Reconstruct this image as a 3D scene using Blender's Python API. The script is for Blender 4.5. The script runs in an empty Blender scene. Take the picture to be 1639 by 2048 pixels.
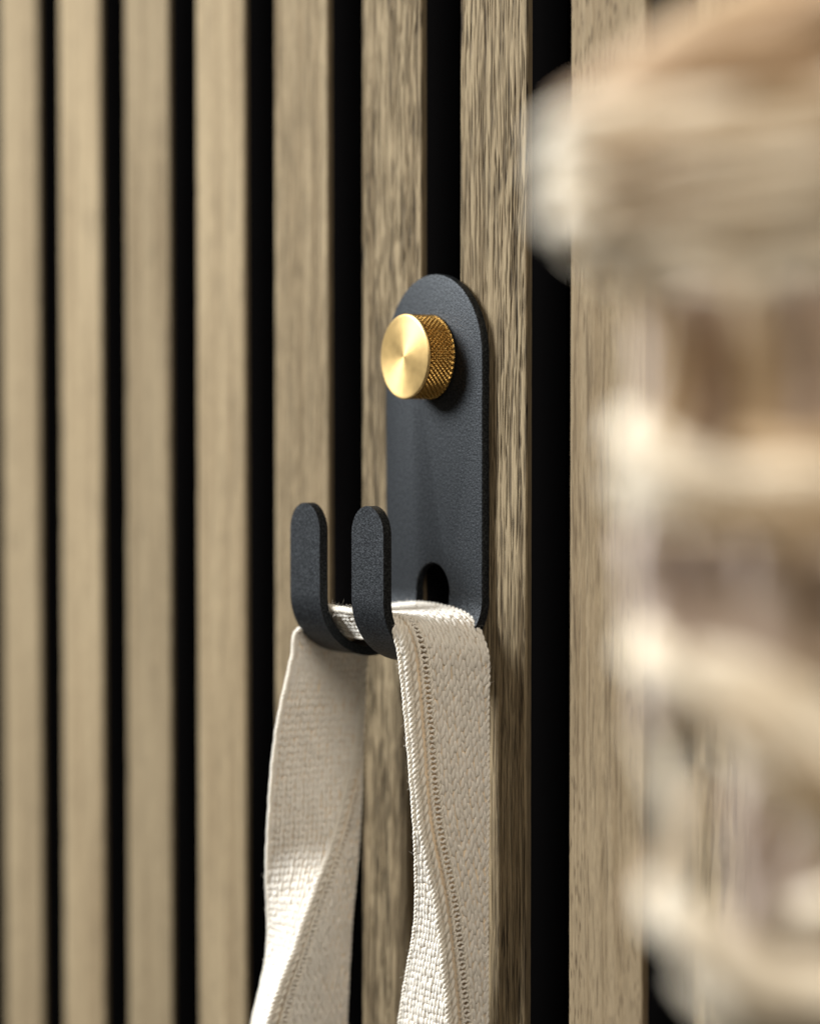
import bpy, bmesh, math, random
import numpy as np
from mathutils import Vector, Matrix

random.seed(7)
RNG = np.random.default_rng(7)
SC = bpy.context.scene
COL = SC.collection

# ---------------------------------------------------------------- camera
PHI, DEL, FPX = math.radians(55.6), math.radians(2.25), 4950.0     # seen obliquely from the right, very slightly from above
SENSOR = 24.0
fwd0 = Vector((-math.sin(PHI), math.cos(PHI), 0))
right = Vector((math.cos(PHI), math.sin(PHI), 0))
fwd = (fwd0 * math.cos(DEL) - Vector((0, 0, 1)) * math.sin(DEL)).normalized()
up = right.cross(fwd)
CAM = -0.5575 * fwd0 - 0.0112 * right
cd = bpy.data.cameras.new("camera")
cam = bpy.data.objects.new("camera", cd)
COL.objects.link(cam)
cam.matrix_world = Matrix((
    (right.x, up.x, -fwd.x, CAM.x), (right.y, up.y, -fwd.y, CAM.y), (right.z, up.z, -fwd.z, CAM.z), (0, 0, 0, 1)))
cd.sensor_fit = 'HORIZONTAL'
cd.sensor_width = SENSOR
cd.lens = FPX / 1639 * SENSOR
cd.clip_start = 0.01
cd.clip_end = 20
cd.dof.use_dof = True
cd.dof.focus_distance = 0.5385
cd.dof.aperture_fstop = (cd.lens / 1000) / 0.0135
SC.camera = cam

# ---------------------------------------------------------------- light
w = bpy.data.worlds.new("World")
SC.world = w
w.use_nodes = True
bg = w.node_tree.nodes['Background']
bg.inputs['Color'].default_value = (1.0, 0.86, 0.68, 1)
bg.inputs['Strength'].default_value = 0.10


def area(name, loc, target, sx, sy, power, color):
    ld = bpy.data.lights.new(name, 'AREA')
    ld.shape = 'RECTANGLE'
    ld.size, ld.size_y = sx, sy
    ld.energy = power
    ld.color = color
    o = bpy.data.objects.new(name, ld)
    COL.objects.link(o)
    o.location = loc
    o.rotation_euler = (Vector(target) - Vector(loc)).to_track_quat('-Z', 'Y').to_euler()
    return o


area("window_light", (-0.66, -0.84, 0.58), (0, 0, -0.02), 0.42, 0.52, 46, (0.95, 0.98, 1.0))
area("fill_light", (0.92, -0.42, 0.68), (0, 0, -0.06), 0.5, 0.5, 9.5, (1.0, 0.92, 0.81))  # added fill lamp, brightens the strap's shaded right face

SC.view_settings.view_transform = 'Standard'
SC.view_settings.look = 'None'
SC.view_settings.exposure = 0
SC.view_settings.gamma = 1
SC.cycles.use_denoising = True
SC.cycles.max_bounces = 8
SC.cycles.transparent_max_bounces = 6


# ---------------------------------------------------------------- helpers
def tag(o, label=None, cat=None, group=None, kind=None):
    if label: o['label'] = label
    if cat: o['category'] = cat
    if group: o['group'] = group
    if kind: o['kind'] = kind
    return o


def empty(name, loc=(0, 0, 0)):
    o = bpy.data.objects.new(name, None)
    o.empty_display_size = 0.01
    COL.objects.link(o)
    o.location = loc
    return o


def link(name, me, mats, parent=None, smooth=True):
    o = bpy.data.objects.new(name, me)
    for m in (mats if isinstance(mats, (list, tuple)) else [mats]):
        if m.name not in [x.name for x in me.materials if x]:
            me.materials.append(m)
    COL.objects.link(o)
    if parent:
        o.parent = parent
        o.matrix_parent_inverse = Matrix.Translation(-parent.location)
    if smooth:
        me.polygons.foreach_set('use_smooth', np.ones(len(me.polygons), dtype=bool))
    return o


def mesh_np(name, V, Fq):
    """fast mesh from an (n,3) array and an (m,4) quad array"""
    V = np.asarray(V, np.float32)
    Fq = np.asarray(Fq, np.int32)
    me = bpy.data.meshes.new(name)
    me.vertices.add(len(V))
    me.vertices.foreach_set('co', V.ravel())
    k = Fq.shape[1]
    me.loops.add(Fq.size)
    me.loops.foreach_set('vertex_index', Fq.ravel())
    me.polygons.add(len(Fq))
    me.polygons.foreach_set('loop_start', np.arange(0, Fq.size, k, dtype=np.int32))
    me.update(calc_edges=True)
    me.validate()
    return me


def grid_faces(nu, nv, wrap_u=False, base=0):
    """vertices indexed i*nv + j, i along u"""
    iu = nu if wrap_u else nu - 1
    i, j = np.meshgrid(np.arange(iu), np.arange(nv - 1), indexing='ij')
    i2 = (i + 1) % nu
    return (base + np.stack([i * nv + j, i2 * nv + j, i2 * nv + j + 1, i * nv + j + 1], -1)).reshape(-1, 4)


class Acc:
    def __init__(s): s.V = []; s.F = []; s.n = 0

    def add(s, V, F):
        s.V.append(np.asarray(V)); s.F.append(np.asarray(F) + s.n); s.n += len(V)

    def mesh(s, name): return mesh_np(name, np.concatenate(s.V), np.concatenate(s.F))


def noise2(X, Z, lx, lz, seed):
    """smooth value noise, 0..1, of wavelengths lx, lz"""
    r = np.random.default_rng(seed)
    T = r.random((257, 257))
    a, b = X / lx + 1000, Z / lz + 1000
    i, j = np.floor(a).astype(int), np.floor(b).astype(int)
    fa, fb = a - i, b - j
    fa, fb = fa * fa * (3 - 2 * fa), fb * fb * (3 - 2 * fb)
    g = lambda p, q: T[p % 257, q % 257]
    return (g(i, j) * (1 - fa) + g(i + 1, j) * fa) * (1 - fb) + (g(i, j + 1) * (1 - fa) + g(i + 1, j + 1) * fa) * fb


def smooth(x, a, b):
    t = np.clip((x - a) / (b - a), 0, 1)
    return t * t * (3 - 2 * t)


def catmull(P, n):
    """resample a polyline smoothly to n points, even in arc length"""
    P = np.asarray(P, float)
    Q = np.vstack([2 * P[0] - P[1], P, 2 * P[-1] - P[-2]])
    out = []
    for i in range(1, len(Q) - 2):
        t = np.linspace(0, 1, 24, endpoint=False)[:, None]
        p0, p1, p2, p3 = Q[i - 1], Q[i], Q[i + 1], Q[i + 2]
        out.append(0.5 * (2 * p1 + (p2 - p0) * t + (2 * p0 - 5 * p1 + 4 * p2 - p3) * t ** 2 + (3 * p1 - p0 - 3 * p2 + p3) * t ** 3))
    out = np.vstack(out + [P[-1:]])
    d = np.r_[0, np.cumsum(np.linalg.norm(np.diff(out[:, :3], axis=0), axis=1))]
    s = np.linspace(0, d[-1], n)
    return np.stack([np.interp(s, d, out[:, k]) for k in range(out.shape[1])], -1)


def norm(a): return a / np.maximum(np.linalg.norm(a, axis=-1, keepdims=True), 1e-12)


def tube(path, rad, nseg=8, ups=None):
    """V, F of a tube; rad scalar / (n,) / (n, nseg)"""
    path = np.asarray(path, float)
    n = len(path)
    T = norm(np.gradient(path, axis=0))
    U = np.zeros_like(T)
    u = np.array([0.3, 0.9, 0.2]) if ups is None else np.asarray(ups, float)
    for i in range(n):
        u = u - T[i] * (u @ T[i]); u = u / np.linalg.norm(u); U[i] = u
    W = np.cross(T, U)
    rad = np.asarray(rad, float)
    if rad.ndim == 0: rad = np.full((n, nseg), float(rad))
    if rad.ndim == 1: rad = np.repeat(rad[:, None], nseg, 1)
    a = np.linspace(0, 2 * np.pi, nseg, endpoint=False)
    V = path[:, None] + rad[..., None] * (np.cos(a)[None, :, None] * U[:, None] + np.sin(a)[None, :, None] * W[:, None])
    i, j = np.meshgrid(np.arange(n - 1), np.arange(nseg), indexing='ij')
    j2 = (j + 1) % nseg
    F = np.stack([i * nseg + j, i * nseg + j2, (i + 1) * nseg + j2, (i + 1) * nseg + j], -1).reshape(-1, 4)
    return V.reshape(-1, 3), F


def mat(name):
    m = bpy.data.materials.new(name)
    m.use_nodes = True
    nt = m.node_tree
    return m, nt, nt.nodes['Principled BSDF'], nt.links


def node(nt, t, **kw):
    n = nt.nodes.new(t)
    for k, v in kw.items():
        if k in n.inputs.keys() if hasattr(n, 'inputs') else False:
            n.inputs[k].default_value = v
        else:
            setattr(n, k, v)
    return n


def noise_node(nt, lk, coord, scale, detail=3, rough=0.5, vec_scale=None):
    n = node(nt, 'ShaderNodeTexNoise')
    n.inputs['Scale'].default_value = scale
    n.inputs['Detail'].default_value = detail
    n.inputs['Roughness'].default_value = rough
    if vec_scale:
        mp = node(nt, 'ShaderNodeMapping')
        mp.inputs['Scale'].default_value = vec_scale
        lk.new(coord, mp.inputs['Vector'])
        coord = mp.outputs['Vector']
    lk.new(coord, n.inputs['Vector'])
    return n


def ramp(nt, lk, fac, stops):
    r = node(nt, 'ShaderNodeValToRGB')
    e = r.color_ramp.elements
    while len(e) < len(stops): e.new(0.5)
    for k, (p, c) in enumerate(stops):
        e[k].position = p
        e[k].color = (*c, 1) if len(c) == 3 else c
    lk.new(fac, r.inputs['Fac'])
    return r


# ---------------------------------------------------------------- materials
def wood_material(name, light, mid, dark, strength=1.0):
    m, nt, b, lk = mat(name)
    tc = node(nt, 'ShaderNodeTexCoord')
    at = node(nt, 'ShaderNodeAttribute', attribute_name='grain')
    tn = node(nt, 'ShaderNodeAttribute', attribute_name='tone')
    info = node(nt, 'ShaderNodeObjectInfo')
    base = ramp(nt, lk, tn.outputs['Fac'], [(0.15, mid), (0.75, light)])
    fine = noise_node(nt, lk, tc.outputs['Object'], 1.0, 4, 0.65, (4200, 4200, 190))
    fr = ramp(nt, lk, fine.outputs['Fac'], [(0.32, (0.62, 0.60, 0.58)), (0.66, (1.12, 1.10, 1.06))])
    mx = node(nt, 'ShaderNodeMix', data_type='RGBA', blend_type='MULTIPLY')
    mx.inputs['Factor'].default_value = 1
    lk.new(base.outputs['Color'], mx.inputs['A']); lk.new(fr.outputs['Color'], mx.inputs['B'])
    mg = node(nt, 'ShaderNodeMix', data_type='RGBA', blend_type='MIX')
    fac = node(nt, 'ShaderNodeMath', operation='MULTIPLY'); fac.inputs[1].default_value = strength
    lk.new(at.outputs['Fac'], fac.inputs[0])
    lk.new(fac.outputs[0], mg.inputs['Factor'])
    lk.new(mx.outputs['Result'], mg.inputs['A'])
    mg.inputs['B'].default_value = (*dark, 1)
    # each slat a little different
    hv = node(nt, 'ShaderNodeHueSaturation')
    mr = node(nt, 'ShaderNodeMapRange'); mr.inputs['To Min'].default_value = 0.85; mr.inputs['To Max'].default_value = 1.12
    lk.new(info.outputs['Random'], mr.inputs['Value']); lk.new(mr.outputs['Result'], hv.inputs['Value'])
    lk.new(mg.outputs['Result'], hv.inputs['Color'])
    lk.new(hv.outputs['Color'], b.inputs['Base Color'])
    b.inputs['Roughness'].default_value = 0.75
    b.inputs['Specular IOR Level'].default_value = 0.06
    bp = node(nt, 'ShaderNodeBump'); bp.inputs['Strength'].default_value = 0.5; bp.inputs['Distance'].default_value = 0.00025
    lk.new(fine.outputs['Fac'], bp.inputs['Height']); lk.new(bp.outputs['Normal'], b.inputs['Normal'])
    return m


M_wood = wood_material('brushed_oak', (0.238, 0.188, 0.118), (0.156, 0.117, 0.070), (0.012, 0.009, 0.007))
M_woodpale = wood_material('pale_oak', (0.238, 0.184, 0.116), (0.182, 0.134, 0.080), (0.045, 0.028, 0.016), 0.95)

M_core, nt, b, lk = mat('black_slat_core')
b.inputs['Base Color'].default_value = (0.004, 0.004, 0.005, 1); b.inputs['Roughness'].default_value = 0.9
b.inputs['Specular IOR Level'].default_value = 0.08
M_felt, nt, b, lk = mat('black_felt')
b.inputs['Base Color'].default_value = (0.004, 0.004, 0.004, 1); b.inputs['Roughness'].default_value = 1
b.inputs['Specular IOR Level'].default_value = 0.0
tc = node(nt, 'ShaderNodeTexCoord')
n1 = noise_node(nt, lk, tc.outputs['Object'], 1500, 4)
bp = node(nt, 'ShaderNodeBump'); bp.inputs['Distance'].default_value = 0.0004
lk.new(n1.outputs['Fac'], bp.inputs['Height']); lk.new(bp.outputs['Normal'], b.inputs['Normal'])

M_black, nt, b, lk = mat('black_powder_coat')
tc = node(nt, 'ShaderNodeTexCoord')
b.inputs['Roughness'].default_value = 0.52
b.inputs['Specular IOR Level'].default_value = 0.34
b.inputs['Base Color'].default_value = (0.0035, 0.0042, 0.0052, 1)
b.inputs['Specular Tint'].default_value = (0.86, 0.93, 1.0, 1)
n1 = noise_node(nt, lk, tc.outputs['Object'], 2300, 2, 0.7)
sp = ramp(nt, lk, n1.outputs['Fac'], [(0.42, (0.0028, 0.0032, 0.0038)), (0.56, (0.005, 0.0057, 0.0066)), (0.66, (0.013, 0.0145, 0.0165))])
lk.new(sp.outputs['Color'], b.inputs['Base Color'])
sl = node(nt, 'ShaderNodeMapRange'); sl.inputs['From Min'].default_value = 0.4; sl.inputs['From Max'].default_value = 0.64
sl.inputs['To Min'].default_value = 0.13; sl.inputs['To Max'].default_value = 0.44
lk.new(n1.outputs['Fac'], sl.inputs['Value']); lk.new(sl.outputs['Result'], b.inputs['Specular IOR Level'])
bp = node(nt, 'ShaderNodeBump'); bp.inputs['Strength'].default_value = 0.55; bp.inputs['Distance'].default_value = 0.00016
lk.new(n1.outputs['Fac'], bp.inputs['Height']); lk.new(bp.outputs['Normal'], b.inputs['Normal'])

M_brassface, nt, b, lk = mat('turned_brass')
tc = node(nt, 'ShaderNodeTexCoord')
b.inputs['Metallic'].default_value = 1
b.inputs['Base Color'].default_value = (0.52, 0.36, 0.15, 1)
b.inputs['Roughness'].default_value = 0.36
b.inputs['Anisotropic'].default_value = 0.5
b.inputs['Anisotropic Rotation'].default_value = 0.25
tg = node(nt, 'ShaderNodeTangent', direction_type='RADIAL', axis='Y')
lk.new(tg.outputs['Tangent'], b.inputs['Tangent'])
# concentric lathe marks
sep = node(nt, 'ShaderNodeSeparateXYZ'); lk.new(tc.outputs['Object'], sep.inputs[0])
cx = node(nt, 'ShaderNodeCombineXYZ'); lk.new(sep.outputs['X'], cx.inputs['X']); lk.new(sep.outputs['Z'], cx.inputs['Y'])
ln = node(nt, 'ShaderNodeVectorMath', operation='LENGTH'); lk.new(cx.outputs[0], ln.inputs[0])
cc = node(nt, 'ShaderNodeCombineXYZ'); lk.new(ln.outputs['Value'], cc.inputs['X'])
n1 = noise_node(nt, lk, cc.outputs[0], 5000, 3, 0.7)
n3 = noise_node(nt, lk, tc.outputs['Object'], 500, 4, 0.6)
rr = node(nt, 'ShaderNodeMapRange'); rr.inputs['To Min'].default_value = 0.38; rr.inputs['To Max'].default_value = 0.56
lk.new(n3.outputs['Fac'], rr.inputs['Value']); lk.new(rr.outputs['Result'], b.inputs['Roughness'])
bp = node(nt, 'ShaderNodeBump'); bp.inputs['Strength'].default_value = 0.6; bp.inputs['Distance'].default_value = 0.00003
lk.new(n1.outputs['Fac'], bp.inputs['Height']); lk.new(bp.outputs['Normal'], b.inputs['Normal'])

M_brass, nt, b, lk = mat('knurled_brass')
tc = node(nt, 'ShaderNodeTexCoord')
b.inputs['Metallic'].default_value = 1
b.inputs['Base Color'].default_value = (0.48, 0.29, 0.085, 1)
b.inputs['Roughness'].default_value = 0.28
n1 = noise_node(nt, lk, tc.outputs['Object'], 900, 3)
rr = node(nt, 'ShaderNodeMapRange'); rr.inputs['To Min'].default_value = 0.2; rr.inputs['To Max'].default_value = 0.42
lk.new(n1.outputs['Fac'], rr.inputs['Value']); lk.new(rr.outputs['Result'], b.inputs['Roughness'])


def cotton(name, color, warm, trans=0.3, bump_scale=(1, 1, 1)):
    m = bpy.data.materials.new(name); m.use_nodes = True
    nt = m.node_tree; lk = nt.links
    b = nt.nodes['Principled BSDF']; out = nt.nodes['Material Output']
    tc = node(nt, 'ShaderNodeTexCoord')
    n1 = noise_node(nt, lk, tc.outputs['Object'], 300, 4, 0.6)
    c = ramp(nt, lk, n1.outputs['Fac'], [(0.3, tuple(0.88 * x for x in color)), (0.7, color)])
    lk.new(c.outputs['Color'], b.inputs['Base Color'])
    b.inputs['Roughness'].default_value = 0.9
    b.inputs['Specular IOR Level'].default_value = 0.15
    b.inputs['Sheen Weight'].default_value = 0.15
    n2 = noise_node(nt, lk, tc.outputs['Object'], 5200, 4, 0.7)
    bp = node(nt, 'ShaderNodeBump'); bp.inputs['Strength'].default_value = 0.7; bp.inputs['Distance'].default_value = 0.00012
    lk.new(n2.outputs['Fac'], bp.inputs['Height']); lk.new(bp.outputs['Normal'], b.inputs['Normal'])
    tr = node(nt, 'ShaderNodeBsdfTranslucent'); tr.inputs['Color'].default_value = (*warm, 1)
    mx = node(nt, 'ShaderNodeMixShader'); mx.inputs['Fac'].default_value = trans
    lk.new(b.outputs[0], mx.inputs[1]); lk.new(tr.outputs[0], mx.inputs[2]); lk.new(mx.outputs[0], out.inputs['Surface'])
    return m


M_yarn = cotton('natural_cotton_yarn', (0.90, 0.86, 0.78), (0.88, 0.74, 0.55), 0.2)
M_cord = cotton('cream_edge_cord', (0.90, 0.85, 0.75), (0.88, 0.72, 0.50), 0.2)
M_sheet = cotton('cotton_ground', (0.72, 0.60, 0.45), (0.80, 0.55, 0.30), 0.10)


def straw(name, c1, c2):
    m, nt, b, lk = mat(name)
    tc = node(nt, 'ShaderNodeTexCoord')
    n1 = noise_node(nt, lk, tc.outputs['Object'], 160, 5, 0.65)
    c = ramp(nt, lk, n1.outputs['Fac'], [(0.3, c1), (0.65, c2)])
    lk.new(c.outputs['Color'], b.inputs['Base Color'])
    b.inputs['Roughness'].default_value = 0.6
    bp = node(nt, 'ShaderNodeBump'); bp.inputs['Distance'].default_value = 0.0004
    n2 = noise_node(nt, lk, tc.outputs['Object'], 1200, 4, 0.6)
    lk.new(n2.outputs['Fac'], bp.inputs['Height']); lk.new(bp.outputs['Normal'], b.inputs['Normal'])
    return m


M_strawL = straw('pale_straw', (0.80, 0.67, 0.49), (0.92, 0.84, 0.69))
M_strawT = straw('tan_straw', (0.46, 0.32, 0.18), (0.64, 0.48, 0.30))  # tan tone of straw in shade, set as base colour
M_strawB = straw('brown_straw', (0.36, 0.23, 0.13), (0.50, 0.36, 0.23))
M_strawM = straw('shade_mauve_straw', (0.58, 0.46, 0.39), (0.76, 0.64, 0.55))  # mauve-grey shadow of the deeper weave, put into the straw colour

# ---------------------------------------------------------------- slatted wall panel
PITCH, SW, SD = 0.040, 0.0246, 0.011
ZB, ZT = -0.30, 0.26
wall = empty('slatted_wall_panel', (0, 0.02, ZB))
tag(wall, 'acoustic wall panel of upright brushed oak slats on black felt', 'wall panel')


RX, RZ, PAD = 0.00005, 0.00035, 0.004          # raster step of the pore map


def pore_map(n, lmin, lmax, wmin, wmax, seed, lean=0.0):
    """open pores of oak: n tapered grooves scattered over one slat face (numpy raster in metres)"""
    r_ = np.random.default_rng(seed)
    nx_, nz_ = int((SW + 2 * PAD) / RX), int((ZT - ZB) / RZ)
    A = np.zeros((nx_, nz_), np.float32)
    for _ in range(n):
        x, z = r_.random() * nx_, r_.random() * nz_
        L = r_.uniform(lmin, lmax) * r_.uniform(0.5, 1) / RZ
        wd = r_.uniform(wmin, wmax) / RX
        hz = int(L / 2) + 1
        z0, z1 = max(0, int(z) - hz), min(nz_, int(z) + hz)
        if z1 - z0 < 2: continue
        zz = np.arange(z0, z1)
        t = (zz - z) / (L / 2)
        taper = np.clip(1 - t * t, 0, 1) ** 0.6
        cx_ = x + wd * 0.9 * np.sin(zz * r_.uniform(0.03, 0.09) + r_.random() * 6) + lean * (zz - z)
        hx = int(wd * 3) + 2
        x0, x1 = max(0, int(x) - hx), min(nx_, int(x) + hx)
        if x1 - x0 < 2: continue
        xx = np.arange(x0, x1)[:, None]
        v = np.exp(-((xx - cx_[None]) / (wd * (0.35 + 0.65 * taper[None]))) ** 2) * taper[None] * r_.uniform(0.55, 1)
        A[x0:x1, z0:z1] = np.maximum(A[x0:x1, z0:z1], v)
    return A


def sample(A, X, Z):
    a = np.clip((X + PAD) / RX, 0, A.shape[0] - 1.01); b = np.clip((Z - ZB) / RZ, 0, A.shape[1] - 1.01)
    i, j = a.astype(int), b.astype(int); fa, fb = a - i, b - j
    return (A[i, j] * (1 - fa) + A[i + 1, j] * fa) * (1 - fb) + (A[i, j + 1] * (1 - fa) + A[i + 1, j + 1] * fa) * fb


def slat(k):
    near = -2 <= k <= 2
    nx, nz = (250, 800) if near else (34, 160)
    x0 = k * PITCH
    x = np.linspace(0, SW, nx); z = np.linspace(ZB, ZT, nz)
    X, Z = np.meshgrid(x, z, indexing='ij')
    sd = 1000 + k * 17
    W = X + 0.0030 * (noise2(X, Z, 0.03, 0.07, sd) - .5) + 0.00035 * (noise2(X, Z, 0.008, 0.014, sd + 1) - .5)
    if k == 1:      # the paler slat: short pore dashes
        g = sample(pore_map(3000, 0.0022, 0.0050, 0.00013, 0.00023, sd), W, Z)
        g2 = sample(pore_map(800, 0.008, 0.030, 0.00011, 0.00022, sd + 1), W, Z)
        zone = smooth(noise2(X, Z, 0.012, 0.045, sd + 4), 0.35, 0.65)
        G = np.clip(g * (1 - 0.75 * zone) + g2 * (0.25 + 0.6 * zone), 0, 1)
        depth = 0.00010
    else:
        n_ = 2600 if near else 500
        g = sample(pore_map(int(n_ * 0.72), 0.009, 0.032, 0.00010, 0.00023, sd), W, Z)
        g2 = sample(pore_map(n_, 0.003, 0.010, 0.00010, 0.00020, sd + 1), W, Z)
        zone = 0.5 + 0.5 * smooth(noise2(X, Z, 0.010, 0.03, sd + 4), 0.25, 0.6)
        G = np.clip(1.05 * g * (0.6 + 0.4 * zone) + 0.9 * g2 * zone, 0, 1)
        if k <= -2: G *= 0.5
        depth = 0.00034
    tone = np.clip(noise2(W, Z, 0.004, 0.05, sd + 5) * 0.5 + noise2(W, Z, 0.0006, 0.05, sd + 6) * 0.7 - 0.08, 0, 1)
    r = 0.0005                                                    # eased arrises
    ex = np.minimum(X, SW - X)
    Y = depth * G * smooth(ex, 0.0001, 0.0009) + np.where(ex < r, r - np.sqrt(np.maximum(r * r - (r - ex) ** 2, 0)), 0)
    Xo = X + 0.00004 * (noise2(X * 0 + k, Z, 1, 0.0035, sd + 7) - .5) * 2 * np.where(X < SW / 2, 1, -1) * (ex < 0.002)
    V = np.stack([Xo + x0, Y, Z], -1).reshape(-1, 3)
    F = grid_faces(nx, nz)
    a = Acc(); a.add(V, F)
    # veneer returns 1 mm round the sides, black core behind it
    nf = len(F)
    groups = [(0, 0.0012), (1, 0.0012), (0, SD), (1, SD), ]
    zs = Z[0]
    def side(which, ya, yb):
        xx = Xo[0] + x0 if which == 0 else Xo[-1] + x0
        ya_ = (Y[0] if which == 0 else Y[-1]) if ya is None else np.full(nz, ya)
        A = np.stack([xx, ya_, zs], -1); B = np.stack([xx, np.full(nz, yb), zs], -1)
        VV = np.stack([A, B], 0).reshape(-1, 3)
        FF = grid_faces(2, nz)
        a.add(VV, FF)
        return len(FF)
    c1 = side(0, None, 0.0016) + side(1, None, 0.0016)
    c2 = side(0, 0.0016, SD) + side(1, 0.0016, SD)
    me = a.mesh('slat')
    o = link('slat', me, [M_woodpale if k == 1 else M_wood, M_core], wall)
    mi = np.zeros(len(me.polygons), dtype=np.int32); mi[nf + c1:] = 1
    me.polygons.foreach_set('material_index', mi)
    for nme, arr in (('grain', G), ('tone', tone)):
        at = me.attributes.new(nme, 'FLOAT', 'POINT')
        full = np.full(len(me.vertices), 0.45, np.float32); full[:nx * nz] = arr.ravel()
        at.data.foreach_set('value', full)
    return o


for k in range(-11, 6):
    slat(k)


def box(x0, x1, y0, y1, z0, z1, bm=None):
    own = bm is None
    if own: bm = bmesh.new()
    vs = [bm.verts.new((x, y, z)) for x in (x0, x1) for y in (y0, y1) for z in (z0, z1)]
    for f in ((0, 1, 3, 2), (4, 6, 7, 5), (0, 4, 5, 1), (2, 3, 7, 6), (0, 2, 6, 4), (1, 5, 7, 3)):
        bm.faces.new([vs[i] for i in f])
    bmesh.ops.recalc_face_normals(bm, faces=bm.faces)
    return bm


bm = box(-11.3 * PITCH, 6 * PITCH, SD + 0.0003, SD + 0.009, ZB, ZT)
me = bpy.data.meshes.new('felt_backing'); bm.to_mesh(me); bm.free()
link('felt_backing', me, M_felt, wall, False)

# ---------------------------------------------------------------- the hook
XL, XR = -0.0260, 0.0121
XC = (XL + XR) / 2
YF, TH = -0.0026, 0.0021          # front face of the plate, sheet thickness
YO = -0.0288                      # outermost face of the prongs
ZTOP = 0.0318
ZU = -0.0405                      # centre of the U bend
RO = (YF + TH - YO) / 2           # outer radius
RI = RO - TH
YC = YO + RO
hook = empty('wall_hook', (XC, 0, 0.0))
tag(hook, 'black powder-coated double prong wall hook fixed with a knurled brass screw', 'wall hook')

PW = 0.0125
RP = (XR - XL) / 2
SL, SR = XL + PW, XR - PW
RS = (SR - SL) / 2
Z_TIP = -0.0198


# s runs down the plate's front (inner face of the U) and up the prongs
def prof(s):
    """s -> inner point (Y,Z) and the normal pointing to the OUTER face; s=0 at z=ZTOP"""
    L1 = ZTOP - ZU
    if s <= L1: return (YF, ZTOP - s), (1.0, 0.0)
    a = (s - L1) / RI
    if a <= math.pi: return (YC + RI * math.cos(a), ZU - RI * math.sin(a)), (math.cos(a), -math.sin(a))
    return (YC - RI, ZU + (s - L1 - math.pi * RI)), (-1.0, 0.0)


L1 = ZTOP - ZU
LT = L1 + math.pi * RI + (Z_TIP - ZU)


def strip_solid(rows, name):
    """rows: list of (s, xa, xb) -> solid bent strip; open ends closed"""
    nx = 10
    bm = bmesh.new()
    front, back = [], []
    for s, xa, xb in rows:
        (y, z), (ny, nz_) = prof(s)
        fr, bk = [], []
        for i in range(nx + 1):
            x = xa + (xb - xa) * i / nx
            fr.append(bm.verts.new((x, y, z)))
            bk.append(bm.verts.new((x, y + ny * TH, z + nz_ * TH)))
        front.append(fr); back.append(bk)
    n = len(rows)
    for a in range(n - 1):
        for i in range(nx):
            bm.faces.new((front[a][i], front[a][i + 1], front[a + 1][i + 1], front[a + 1][i]))
            bm.faces.new((back[a][i], back[a + 1][i], back[a + 1][i + 1], back[a][i + 1]))
        bm.faces.new((front[a][0], front[a + 1][0], back[a + 1][0], back[a][0]))
        bm.faces.new((front[a][nx], back[a][nx], back[a + 1][nx], front[a + 1][nx]))
    for a in (0, n - 1):
        for i in range(nx):
            bm.faces.new((front[a][i], back[a][i], back[a][i + 1], front[a][i + 1]))
    bmesh.ops.remove_doubles(bm, verts=bm.verts, dist=2e-6)
    bmesh.ops.dissolve_degenerate(bm, edges=bm.edges, dist=2e-6)
    bmesh.ops.recalc_face_normals(bm, faces=bm.faces)
    me = bpy.data.meshes.new(name); bm.to_mesh(me); bm.free()
    return me


def soften(o, wdt=0.00028):
    b = o.modifiers.new('bevel', 'BEVEL'); b.width = wdt; b.segments = 3; b.limit_method = 'ANGLE'; b.angle_limit = math.radians(40)
    b.harden_normals = False
    o.data.polygons.foreach_set('use_smooth', np.ones(len(o.data.polygons), dtype=bool))
    wn = o.modifiers.new('wn', 'WEIGHTED_NORMAL'); wn.keep_sharp = False


# back plate as a polygon outline with the arched slot, extruded
S_SPLIT = 0.0460                   # plate ends here (z = -), hidden under the strap
pts = []
for i in range(49):
    a = math.pi * i / 48
    pts.append((XC + RP * math.cos(a), ZTOP - RP + RP * math.sin(a)))
zs_ = ZU
pts.append((XL, zs_)); pts.append((SL, zs_))
ztop_slot = -0.0336
for i in range(25):
    a = math.pi - math.pi * i / 24
    pts.append(((SL + SR) / 2 + RS * math.cos(a), ztop_slot - RS + RS * math.sin(a)))
pts.append((SR, zs_)); pts.append((XR, zs_))
bm = bmesh.new()
fv = [bm.verts.new((x, YF, z)) for x, z in pts]
bv = [bm.verts.new((x, YF + TH, z)) for x, z in pts]
bm.faces.new(fv); bm.faces.new(list(reversed(bv)))
for i in range(len(pts)):
    j = (i + 1) % len(pts)
    bm.faces.new((fv[i], bv[i], bv[j], fv[j]))
bmesh.ops.recalc_face_normals(bm, faces=bm.faces)
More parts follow.
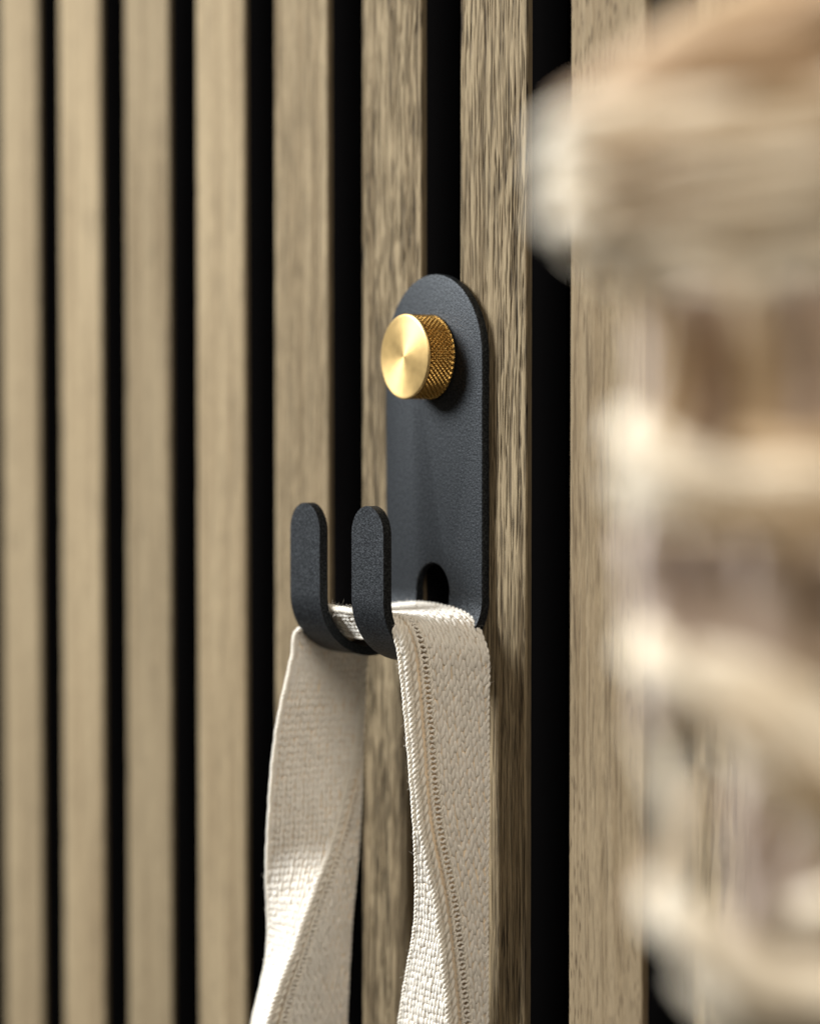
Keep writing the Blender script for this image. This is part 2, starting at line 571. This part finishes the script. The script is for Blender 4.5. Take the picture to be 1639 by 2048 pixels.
# bevel only the long rim edges, not the joint with the prongs
ed = [e for e in bm.edges if abs(e.verts[0].co.y - e.verts[1].co.y) < 1e-7 and not (abs(e.verts[0].co.z - zs_) < 1e-6 and abs(e.verts[1].co.z - zs_) < 1e-6)]
bmesh.ops.bevel(bm, geom=ed, offset=0.00028, segments=3, affect='EDGES', profile=0.5)
me = bpy.data.meshes.new('back_plate'); bm.to_mesh(me); bm.free()
me.set_sharp_from_angle(angle=math.radians(32))
link('back_plate', me, M_black, hook)
for xa, xb in ((XL, SL), (SR, XR)):
    rows = []
    s0 = L1
    for i in range(41): rows.append((s0 + (math.pi * RI) * i / 40, xa, xb))
    rp = (xb - xa) / 2
    s1 = LT - rp
    for i in range(1, 7): rows.append((L1 + math.pi * RI + (s1 - L1 - math.pi * RI) * i / 6, xa, xb))
    xm = (xa + xb) / 2
    for i in range(1, 21):
        a = math.pi / 2 * i / 20
        h = max(rp * math.cos(a), 1e-5)
        rows.append((s1 + rp * math.sin(a), xm - h, xm + h))
    me = strip_solid(rows, 'prong')
    me.set_sharp_from_angle(angle=math.radians(50))
    o = link('prong', me, M_black, hook)
    b = o.modifiers.new('bevel', 'BEVEL'); b.width = 0.0003; b.segments = 3; b.limit_method = 'ANGLE'; b.angle_limit = math.radians(50)

# knob --------------------------------------------------------------
KX, KZ, KR = -0.0073, 0.0131, 0.0096
KY0, KY1 = YF - 0.0002, -0.0102
knob = empty('brass_knob', (KX, KY0, KZ)); knob.parent = hook; knob.matrix_parent_inverse = Matrix.Translation(-hook.location)


def revolve(prof_, n, name):
    th = np.linspace(0, 2 * np.pi, n, endpoint=False)
    p = np.array(prof_)                      # (r, y) rows
    V = np.stack([np.cos(th)[:, None] * p[None, :, 0], np.broadcast_to(p[None, :, 1], (n, len(p))), np.sin(th)[:, None] * p[None, :, 0]], -1)
    return mesh_np(name, V.reshape(-1, 3), grid_faces(n, len(p), True))


def put_local(name, me, m, parent):
    o = bpy.data.objects.new(name, me); me.materials.append(m); COL.objects.link(o); o.parent = parent
    me.polygons.foreach_set('use_smooth', np.ones(len(me.polygons), dtype=bool))
    return o


KL = KY1 - KY0                                # negative: towards the viewer
n_th, n_y = 64 * 9, 66
th = np.linspace(0, 2 * np.pi, n_th, endpoint=False)
y = np.linspace(-0.0002, KL + 0.0006, n_y)
TH_, YY = np.meshgrid(th, y, indexing='ij')
ND, PD = 50, 0.00120
tri = lambda t: np.abs((t % 1) - 0.5) * 2
A_ = tri(TH_ * ND / (2 * np.pi) + YY / PD); B_ = tri(TH_ * ND / (2 * np.pi) - YY / PD)
hgt = np.minimum(np.minimum(A_, B_) * 1.35, 0.8) / 0.8
fade = smooth(-YY, 0.0003, 0.0007) * smooth(-YY, -KL - 0.0006, -KL - 0.0010)
Rr = KR - 0.00058 * (1 - hgt) * fade - 0.00002
V = np.stack([np.cos(TH_) * Rr, YY, np.sin(TH_) * Rr], -1).reshape(-1, 3)
put_local('knurled_grip', mesh_np('knurled_grip', V, grid_faces(n_th, n_y, True)), M_brass, knob)
face = [(KR - 0.00002, KL + 0.0006), (KR, KL + 0.00055), (KR, KL + 0.0004)]
for i in range(7):
    a = math.pi / 2 * i / 6
    face.append((KR - 0.0004 + 0.0004 * math.cos(a), KL + 0.0004 - 0.0004 * math.sin(a)))
for i in range(1, 20):
    t = 1 - i / 20
    face.append(((KR - 0.0004) * t, KL - 0.00000 - 0.00008 * (1 - t * t)))
face.append((0.00001, KL - 0.00008))
put_local('knob_face', revolve(face, 192, 'knob_face'), M_brassface, knob)

# ---------------------------------------------------------------- the cotton strap
strap = empty('knitted_bag_strap', (XR, -0.014, -0.15))
tag(strap, 'cream knitted cotton bag strap slung over the black hook', 'bag strap')

# three rails from the right-hand end up, over and down the left side:
# E1 front/outer edge, G ridge with the seam, E2 edge next to the wall
rows = [
    #  E1                         G                           E2
    ((-0.0095, -0.0125, -0.175), (0.0128, -0.0095, -0.175), (0.0135, -0.0021, -0.175)),
    ((-0.0065, -0.0130, -0.150), (0.0130, -0.0112, -0.150), (0.0135, -0.0021, -0.150)),
    ((-0.0037, -0.0133, -0.134), (0.0132, -0.0125, -0.134), (0.0134, -0.0021, -0.134)),
    ((0.0008, -0.0142, -0.1225), (0.0132, -0.0138, -0.1225), (0.0134, -0.0022, -0.122)),
    ((0.0058, -0.0156, -0.1115), (0.0132, -0.0152, -0.1115), (0.0135, -0.0023, -0.110)),
    ((0.0084, -0.0175, -0.1013), (0.0132, -0.0171, -0.1013), (0.0134, -0.0022, -0.100)),
    ((0.0118, -0.0200, -0.0929), (0.0132, -0.0196, -0.0929), (0.0134, -0.0020, -0.092)),
    ((0.0124, -0.0211, -0.0848), (0.0132, -0.0208, -0.0848), (0.0134, -0.0019, -0.085)),
    ((0.0124, -0.0228, -0.0667), (0.0134, -0.0225, -0.0667), (0.0133, -0.0020, -0.068)),
    ((0.0126, -0.0248, -0.0520), (0.0136, -0.0243, -0.0520), (0.0140, -0.0024, -0.0540)),
    ((0.0121, -0.0258, -0.0475), (0.0131, -0.0252, -0.0475), (0.0134, -0.0030, -0.0505)),
    ((0.0100, -0.0262, -0.0448), (0.0106, -0.0256, -0.0444), (0.0108, -0.0032, -0.0462)),
    ((0.0052, -0.0235, -0.0475), (0.0052, -0.0258, -0.0434), (0.0055, -0.0032, -0.0440)),
    ((-0.0070, -0.0212, -0.0496), (-0.0070, -0.0258, -0.0434), (-0.0070, -0.0032, -0.0430)),
    ((-0.0185, -0.0218, -0.0490), (-0.0185, -0.0256, -0.0434), (-0.0190, -0.0034, -0.0438)),
    ((-0.0240, -0.0240, -0.0480), (-0.0240, -0.0200, -0.0450), (-0.0240, -0.0050, -0.0455)),
    ((-0.0272, -0.0266, -0.0500), (-0.0275, -0.0120, -0.0500), (-0.0272, -0.0066, -0.0500)),
    ((-0.0277, -0.0270, -0.0550), (-0.0280, -0.0085, -0.0550), (-0.0275, -0.0074, -0.0550)),
    ((-0.0285, -0.0286, -0.0630), (-0.0282, -0.0085, -0.0640), (-0.0278, -0.0078, -0.0650)),
    ((-0.0300, -0.0301, -0.0730), (-0.0278, -0.0095, -0.0730), (-0.0281, -0.0082, -0.0740)),
    ((-0.0312, -0.0306, -0.0830), (-0.0269, -0.0120, -0.0823), (-0.0283, -0.0082, -0.0840)),
    ((-0.0318, -0.0308, -0.0910), (-0.0260, -0.0155, -0.0904), (-0.0285, -0.0083, -0.0925)),
    ((-0.0336, -0.0302, -0.0985), (-0.0250, -0.0182, -0.0985), (-0.0289, -0.0086, -0.1000)),
    ((-0.0350, -0.0297, -0.1060), (-0.0240, -0.0222, -0.1050), (-0.0292, -0.0090, -0.1070)),
    ((-0.0360, -0.0286, -0.1165), (-0.0226, -0.0282, -0.1166), (-0.0299, -0.0099, -0.1170)),
    ((-0.0362, -0.0284, -0.1255), (-0.0232, -0.0310, -0.1249), (-0.0303, -0.0103, -0.1270)),
    ((-0.0365, -0.0304, -0.1330), (-0.0250, -0.0335, -0.1312), (-0.0306, -0.0106, -0.1350)),
    ((-0.0370, -0.0324, -0.1412), (-0.0262, -0.0352, -0.1392), (-0.0310, -0.0108, -0.1432)),
    ((-0.0375, -0.0365, -0.1600), (-0.0300, -0.0375, -0.1580), (-0.0320, -0.0112, -0.1600)),
    ((-0.0390, -0.0380, -0.1750), (-0.0320, -0.0395, -0.1750), (-0.0330, -0.0116, -0.1750)),
]
rows = np.array(rows).reshape(len(rows), 9)
NS = 900
# one shared parameter: arc length of the middle of the strap
midp = rows[:, 3:6] * 0.5 + rows[:, 6:9] * 0.5
P = catmull(np.hstack([midp, rows]), NS)[:, 3:]
LEN = np.linalg.norm(np.diff(catmull(midp, NS), axis=0), axis=1).sum()
E1, G, E2 = P[:, 0:3], P[:, 3:6], P[:, 6:9]
ks = np.ones(9) / 9
def sm(A):
    B = np.pad(A, ((4, 4), (0, 0)), 'edge')
    return np.stack([np.convolve(B[:, c], ks, 'valid') for c in range(3)], -1)
E1, G, E2 = sm(E1), sm(G), sm(E2)
# the hanging ends fall in long easy curves
def ease(A):
    n_ = 35
    B = np.vstack([2 * A[0] - A[n_:0:-1], A, 2 * A[-1] - A[-2:-n_ - 2:-1]])
    k_ = np.hanning(2 * n_ + 3)[1:-1]; k_ /= k_.sum()
    C_ = np.stack([np.convolve(B[:, c], k_, 'valid') for c in range(3)], -1)
    m_ = smooth(-A[:, 2], 0.064, 0.080)[:, None]
    return A * (1 - m_) + C_ * m_
E1, G, E2 = ease(E1), ease(G), ease(E2)
SV = np.linspace(0, LEN, NS)


class Sheet:
    """ruled sheet between two rails, bowed; pos(v metres, t 0..1) and frame"""
    def __init__(s, A, B, bow=0.0, ref=None):
        s.A, s.B = A, B
        W = B - A
        T = norm(np.gradient((A + B) / 2, axis=0))
        N = norm(np.cross(T, W))
        for i in range(1, NS):
            if N[i] @ N[i - 1] < 0: N[i] = -N[i]
        s.N, s.T, s.W = N, T, W
        s.bow = bow if isinstance(bow, np.ndarray) else np.full(NS, bow)

    def at(s, v, t):
        v = np.clip(v, 0, LEN)
        f = lambda arr: np.stack([np.interp(v, SV, arr[:, c]) for c in range(3)], -1)
        A, B, N, T = f(s.A), f(s.B), f(s.N), f(s.T)
        bow = np.interp(v, SV, s.bow)
        t = np.asarray(t)
        p = A + (B - A) * t[..., None] + N * (bow * 4 * t * (1 - t))[..., None]
        return p, norm(N), norm(T), norm(B - A), np.linalg.norm(B - A, axis=-1)


main = Sheet(G, E2, 0.0)          # seam ridge to wall-side edge
side = Sheet(E1, G, 0.0)
# gentle sag of the part lying in the hook
top = np.exp(-((SV - np.interp(-0.0434, [-1, 1], [0, 0]) - SV[np.argmax(G[:, 2] + (np.abs(G[:, 0] + .007) < .004) * .001)]) / 0.016) ** 2)
nz = np.sign(main.N[:, 2]); nz[nz == 0] = 1
main.bow = -0.0012 * top * nz

acc = Acc()
for sh, nt_ in ((main, 64), (side, 16)):
    vv, tt = np.meshgrid(SV, np.linspace(0, 1, nt_), indexing='ij')
    p, N_, _, _, wd_ = sh.at(vv, tt)
    if sh is main:      # the ground sinks under the open ladder and beside the seam
        dd = tt * wd_
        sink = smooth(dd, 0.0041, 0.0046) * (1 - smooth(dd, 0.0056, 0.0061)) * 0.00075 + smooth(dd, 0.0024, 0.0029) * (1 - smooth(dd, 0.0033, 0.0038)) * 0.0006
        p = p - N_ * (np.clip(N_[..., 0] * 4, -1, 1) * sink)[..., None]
    acc.add(p.reshape(-1, 3), grid_faces(NS, nt_))
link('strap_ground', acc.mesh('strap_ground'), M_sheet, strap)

# stitch shapes: an elongated, slightly twisted grain of yarn lying on the sheet
nu_, nw_ = 9, 7
uu = np.linspace(0.02, 0.98, nu_) * np.pi
aa = np.linspace(0, 2 * np.pi, nw_, endpoint=False)
GU, GA = np.meshgrid(uu, aa, indexing='ij')
EL = np.stack([-np.cos(GU), np.sin(GU) ** 0.8 * np.cos(GA), np.sin(GU) ** 0.8 * np.sin(GA)], -1).reshape(-1, 3)   # long axis x
i_, j_ = np.meshgrid(np.arange(nu_ - 1), np.arange(nw_), indexing='ij')
j2_ = (j_ + 1) % nw_
ELF = np.stack([i_ * nw_ + j_, i_ * nw_ + j2_, (i_ + 1) * nw_ + j2_, (i_ + 1) * nw_ + j_], -1).reshape(-1, 4)


def grains(acc, C, Ldir, Wdir, Ndir, hl, hw, hn):
    """place ellipsoid grains: arrays of centres, axes and half sizes"""
    n = len(C)
    hl, hw, hn = (np.broadcast_to(np.asarray(q, float), (n,)) for q in (hl, hw, hn))
    V = C[:, None] + EL[None, :, 0, None] * (Ldir * hl[:, None])[:, None] + EL[None, :, 1, None] * (Wdir * hw[:, None])[:, None] + EL[None, :, 2, None] * (Ndir * hn[:, None])[:, None]
    F = (ELF[None] + (np.arange(n) * len(EL))[:, None, None]).reshape(-1, 4)
    acc.add(V.reshape(-1, 3), F)


def knit(acc, sh, t0_mm, t1_mm, col_w, row_h, v0=0.0, v1=None, slant=0.33, hn=0.00046, fat=0.36, stagger=0.0):
    """columns of V stitches between two distances (metres from rail A; t1 None = rail B)"""
    v1 = LEN if v1 is None else v1
    nrow = int((v1 - v0) / row_h)
    v = v0 + (np.arange(nrow) + 0.5) * row_h
    Wd = sh.at(v, np.zeros(nrow))[4]
    wide = (Wd.max() if t1_mm is None else t1_mm)
    ncol = int((wide - t0_mm) / col_w) + 1
    for c in range(ncol):
        for sgn in (-1, 1):
            base = (c + 0.5 + 0.25 * sgn) * col_w + t0_mm
            end = (Wd if t1_mm is None else np.minimum(Wd, t1_mm))
            ok = base < end - 0.0003
            # widths shrink: far columns tuck away under the edge
            vv = v[ok] + (stagger * row_h if sgn > 0 else 0) + RNG.normal(0, row_h * 0.06, ok.sum())
            if not len(vv): continue
            dist = base + RNG.normal(0, col_w * 0.035, len(vv))
            wd = Wd[ok]
            p, N, T, W, _ = sh.at(vv, np.clip(dist / wd, 0, 1))
            ang = sgn * (slant + RNG.normal(0, 0.08, len(vv)))
            Ld = norm(T * np.cos(ang)[:, None] + W * np.sin(ang)[:, None])
            Wn = norm(np.cross(N, Ld))
            grains(acc, p + N * RNG.normal(0, 0.00006, len(vv))[:, None], Ld, Wn, N,
                   row_h * 0.66 * (1 + RNG.normal(0, .06, len(vv))), col_w * fat * (1 + RNG.normal(0, .07, len(vv))), hn * (1 + RNG.normal(0, .1, len(vv))))


acc = Acc()
knit(acc, main, 0.0066, None, 0.00208, 0.00230, fat=0.275, hn=0.0005, slant=0.15, stagger=0.5)
link('knitted_stitches', acc.mesh('knitted_stitches'), M_yarn, strap)
tag(bpy.context.scene.objects['knitted_stitches'], kind='stuff')
acc = Acc()
knit(acc, side, 0.0002, None, 0.00215, 0.00170, slant=0.12, fat=0.27, hn=0.00046)
o = link('side_stitches', acc.mesh('side_stitches'), M_yarn, strap); tag(o, kind='stuff')


def rail(sh, dist, off=0.0):
    """curve at a distance (m) from rail A"""
    _, N, _, _, Wd = sh.at(SV, np.zeros(NS))
    p = sh.at(SV, np.clip(dist / Wd, 0, 1))[0]
    return p + N * off, N


def cord(name, path, N, R, ply=2, pitch=0.0024, m=M_cord, flat=1.0, rk=None):
    """twisted plies round a path"""
    a = Acc()
    T = norm(np.gradient(path, axis=0)); U = norm(np.cross(N, T)); s = np.r_[0, np.cumsum(np.linalg.norm(np.diff(path, axis=0), axis=1))]
    for q in range(ply):
        ph = 2 * np.pi * (s / pitch + q / ply)
        wob = 1 + 0.12 * np.sin(s * 900 + q * 2) * np.sin(s * 370)
        c = path + (U * np.cos(ph)[:, None] + N * np.sin(ph)[:, None] * flat) * (R * 0.5) * wob[:, None]
        V, F = tube(c, R * 0.60 * wob, 7)
        a.add(V, F)
    return link(name, a.mesh(name), m, strap)


# outer selvage, inner cord, seam, ladder and far edge
p, N = rail(side, 0.0); cord('selvage_cord', p, N, 0.00062, 3, 0.0030)
p, N = rail(main, 0.0004, 0.0); cord('selvage_cord', p, N, 0.00078, 3, 0.0034)
p, N = rail(main, 0.0019, 0.0); cord('seam_cord', p, N, 0.00078, 2, 0.0042)
p, N = rail(main, 0.0040, 0.0); cord('ladder_rail', p, N, 0.00048, 2, 0.0026)
p, N = rail(main, 0.0062, 0.0); cord('ladder_rail', p, N, 0.00046, 2, 0.0026)
Wd_ = np.linalg.norm(E2 - G, axis=1)
p = main.at(SV, np.ones(NS))[0]; cord('selvage_cord', p, main.N, 0.00052, 2, 0.0030, M_yarn)
acc = Acc()
LP = 0.0022
vv = np.arange(0.001, LEN - 0.001, LP)
wd = main.at(vv, vv * 0)[4]
for sg in (-1, 1):
    for half in (0, 1):
        d = 0.0051 + (half - 0.5) * 0.00085
        p, N, T, W, _ = main.at(vv + sg * 0.00045 * (1 if half else -1) * 0 + (0.0005 if sg > 0 else -0.0005), np.clip(d / wd, 0, 1))
        ang = (1.02 if (half == 0) == (sg > 0) else -1.02) + RNG.normal(0, 0.08, len(vv))
        Ld = norm(T * np.cos(ang)[:, None] + W * np.sin(ang)[:, None]); Wn = norm(np.cross(N, Ld))
        ok = wd > 0.006
        grains(acc, p[ok], Ld[ok], Wn[ok], N[ok], 0.00072, 0.00031, 0.00040)
o = link('ladder_stitches', acc.mesh('ladder_stitches'), M_yarn, strap); tag(o, kind='stuff')

# loose fibres standing off the yarn
acc = Acc()
def fuzz(sh, n, tfun, lmin, lmax, spread=1.0):
    v = RNG.random(n) * LEN
    t = tfun(n)
    p, N, T, W, Wd = sh.at(v, t)
    for i in range(n):
        if Wd[i] < 0.0008: continue
        L = RNG.uniform(lmin, lmax)
        sgn = RNG.choice((-1, 1))
        d = norm(N[i] * sgn * RNG.uniform(0.3, 1) + W[i] * RNG.normal(0, .8) * spread + T[i] * RNG.normal(0, .7))
        d2 = norm(d + RNG.normal(0, .9, 3)); d3 = norm(d2 + RNG.normal(0, 1.0, 3))
        pts_ = np.array([p[i], p[i] + d * L * .35 + 0 * N[i], p[i] + d * L * .35 + d2 * L * .35, p[i] + d * L * .35 + d2 * L * .35 + d3 * L * .3])
        V, F = tube(catmull(pts_, 7), np.linspace(0.000034, 0.000018, 7), 3)
        acc.add(V, F)
fuzz(main, 5200, lambda n: RNG.random(n), 0.0008, 0.0022)
fuzz(main, 2600, lambda n: RNG.random(n) * 0.06, 0.0010, 0.0030, 2.2)
fuzz(side, 2600, lambda n: RNG.random(n), 0.0008, 0.0022)
o = link('loose_fibres', acc.mesh('loose_fibres'), M_yarn, strap); tag(o, kind='stuff')

# ---------------------------------------------------------------- the straw bag near the lens
bag = empty('straw_bag', (0.245, -0.165, -0.12))
tag(bag, 'out of focus straw bag with pale coiled rim close to the lens', 'straw bag')
# laid out on an upright plane facing the viewer, origin at its middle: (across mm, up mm, towards wall mm)
BO = CAM + fwd * 0.27
def bp_(x, z, d=0.0):          # mm on the bag's own plane
    return BO + right * (x / 1000) + up * (z / 1000) + fwd * (d / 1000)


def strand(pts, r, m, twist=3, seed=0, flat=1.0):
    """a bundle of straw: several uneven plies wound round a path given in mm"""
    path = catmull(np.array([bp_(*q) for q in pts]), 60)
    T = norm(np.gradient(path, axis=0)); U = norm(np.cross(T, np.array(fwd)[None])); W = np.cross(T, U)
    a = Acc(); rg = np.random.default_rng(seed)
    s = np.r_[0, np.cumsum(np.linalg.norm(np.diff(path, axis=0), axis=1))]
    npl = 5
    for q in range(npl):
        ph = 2 * np.pi * (s / (r / 1000 * 16) + q / npl) + rg.random()
        rr = r / 1000 * (0.5 + 0.06 * np.sin(s * 300 + q))
        c = path + (U * np.cos(ph)[:, None] + W * np.sin(ph)[:, None]) * rr[:, None]
        end = np.sin(np.linspace(0.12, np.pi - 0.12, 60)) ** 0.25
        V, F = tube(c, r / 1000 * 0.52 * end * (1 + 0.08 * rg.random()), 8)
        a.add(V, F)
    o = link('straw_strand', a.mesh('straw_strand'), m, bag)
    return o


PXM = FPX * 0.001 / 0.27      # px per mm at the bag
def S(pts, r, m, seed):
    strand([((x - 819.5) / PXM, (1024 - y) / PXM, d) for x, y, d in pts], r / PXM, m, seed=seed)


# rim: pale strands wrapped round, brown handle root rising behind
S([(1150, 235, 8), (1400, 110, 6), (1560, 60, 6), (1760, -60, 6)], 80, M_strawB, 1)
S([(1240, 130, 14), (1420, 30, 12), (1600, -60, 12), (1760, -160, 12)], 60, M_strawT, 2)
S([(1350, 200, 8), (1500, 160, 8), (1760, 110, 8)], 70, M_strawB, 3)
S([(1175, 290, 8), (1130, 275, 0), (1200, 262, -2), (1420, 250, -2), (1600, 235, -2), (1780, 170, -2)], 58, M_strawL, 4)
S([(1175, 340, 8), (1118, 345, 0), (1250, 335, -3), (1450, 305, -3), (1780, 270, -3)], 50, M_strawL, 5)
S([(1180, 400, 8), (1135, 410, 2), (1280, 395, 1), (1480, 365, 0), (1780, 330, 0)], 40, M_strawL, 6)
S([(1180, 430, 8), (1125, 440, 0), (1260, 435, -2), (1500, 405, -2), (1780, 380, -2)], 44, M_strawL, 7)
S([(1220, 480, 8), (1175, 485, 1), (1300, 485, 0), (1500, 455, 0), (1780, 430, 0)], 42, M_strawL, 8)
S([(1260, 530, 10), (1240, 530, 4), (1360, 535, 3), (1520, 515, 3), (1780, 480, 3)], 38, M_strawL, 9)
# uprights in the open body
S([(1300, 545, 12), (1345, 650, 10), (1350, 760, 10), (1340, 880, 8)], 38, M_strawT, 11)
S([(1440, 560, 26), (1430, 680, 26), (1440, 790, 26), (1450, 900, 22)], 46, M_strawM, 12)
S([(1540, 540, 10), (1545, 680, 10), (1550, 800, 10), (1540, 900, 8)], 48, M_strawT, 13)
S([(1640, 540, 24), (1640, 680, 24), (1630, 820, 22), (1640, 900, 22)], 50, M_strawT, 14)
# first cross band
S([(1265, 850, 6), (1300, 900, 0), (1370, 945, -2), (1480, 975, -2), (1780, 960, -2)], 52, M_strawL, 15)
S([(1250, 960, 6), (1330, 1015, 2), (1480, 1040, 0), (1620, 1035, 0), (1780, 1060, 0)], 48, M_strawL, 16)
S([(1480, 880, 6), (1600, 900, 4), (1780, 880, 4)], 34, M_strawT, 17)
S([(1300, 1060, 10), (1310, 1130, 8), (1320, 1220, 8), (1340, 1320, 6)], 52, M_strawM, 18)
S([(1390, 1050, 10), (1430, 1140, 8), (1440, 1230, 8), (1430, 1340, 6)], 62, M_strawM, 19)
S([(1520, 1050, 8), (1540, 1150, 6), (1540, 1250, 6), (1560, 1360, 6)], 60, M_strawM, 20)
S([(1640, 1060, 12), (1630, 1180, 12), (1640, 1300, 12), (1660, 1420, 12)], 46, M_strawT, 21)
# second band falling to the right
S([(1290, 1290, 4), (1335, 1340, -2), (1400, 1400, -3), (1530, 1460, -3), (1780, 1600, -3)], 56, M_strawL, 22)
S([(1400, 1330, 4), (1500, 1360, 2), (1620, 1420, 2), (1780, 1520, 2)], 52, M_strawL, 23)
S([(1480, 1480, 8), (1560, 1560, 4), (1660, 1660, 4), (1780, 1740, 4)], 50, M_strawL, 24)
S([(1640, 1560, 10), (1640, 1680, 8), (1620, 1780, 8), (1640, 1880, 8)], 50, M_strawM, 25)
# lower band and stray
S([(1440, 1600, 10), (1380, 1690, 8), (1320, 1780, 6), (1290, 1850, 6)], 30, M_strawT, 26)
S([(1325, 1800, 2), (1375, 1850, -3), (1450, 1920, -3), (1570, 1975, -3), (1780, 1980, -3)], 66, M_strawL, 27)
S([(1400, 1960, 8), (1520, 2060, 4), (1780, 2110, 4)], 56, M_strawL, 28)
S([(1600, 1860, 6), (1680, 1820, 2), (1780, 1800, 2)], 44, M_strawL, 29)

# the far layer of the weave, seen between the bands
for i, x in enumerate(range(1335, 1800, 52)):
    y1 = 1490 if x < 1540 else 2120
    S([(x, 540 if x > 1400 else 560, 22), (x + 8, 800, 20), (x - 6, 1100, 18), (x + 6, y1 - 200, 18), (x, y1, 16)], 36, (M_strawM, M_strawT, M_strawM, M_strawB)[i % 4], 40 + i)
for i, y in enumerate((1080, 1150, 1220, 1290)):
    S([(1290, y, 14), (1400, y + 20, 12), (1560, y + 25, 12), (1780, y + 60, 12)], 34, M_strawM, 60 + i)
# darker straws lying in the grooves of the rim and bands
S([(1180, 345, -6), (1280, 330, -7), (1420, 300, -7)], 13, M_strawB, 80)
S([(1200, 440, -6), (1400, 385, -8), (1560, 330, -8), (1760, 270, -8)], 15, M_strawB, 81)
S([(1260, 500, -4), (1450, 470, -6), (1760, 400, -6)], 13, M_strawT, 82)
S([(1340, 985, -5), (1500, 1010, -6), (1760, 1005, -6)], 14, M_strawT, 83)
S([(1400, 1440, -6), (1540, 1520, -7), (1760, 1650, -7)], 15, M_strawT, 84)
# stray straws along the rim and bands: frayed, uneven
rs = np.random.default_rng(31)
lines = [((1175, 300), (1420, 250), (1760, 190)), ((1165, 380), (1420, 340), (1760, 300)), ((1180, 450), (1420, 440), (1760, 400)),
         ((1250, 530), (1480, 540), (1760, 500)), ((1250, 900), (1450, 960), (1760, 960)), ((1290, 1020), (1500, 1050), (1760, 1040)),
         ((1290, 1310), (1450, 1440), (1760, 1600)), ((1335, 1830), (1480, 1930), (1760, 1990)), ((1290, 1500), (1330, 1650), (1310, 1800)),
         ((1330, 1500), (1345, 1620), (1400, 1760))]
for q in range(24):
    L_ = lines[q % len(lines)]
    dy0, dy1, dy2 = rs.normal(0, 26, 3)
    S([(L_[0][0] + rs.normal(0, 26), L_[0][1] + dy0, -4), (L_[1][0], L_[1][1] + dy1, -9), (L_[2][0], L_[2][1] + dy2, -7)],
      rs.uniform(7, 14), (M_strawT, M_strawL, M_strawL, M_strawL, M_strawL)[q % 5], 100 + q)
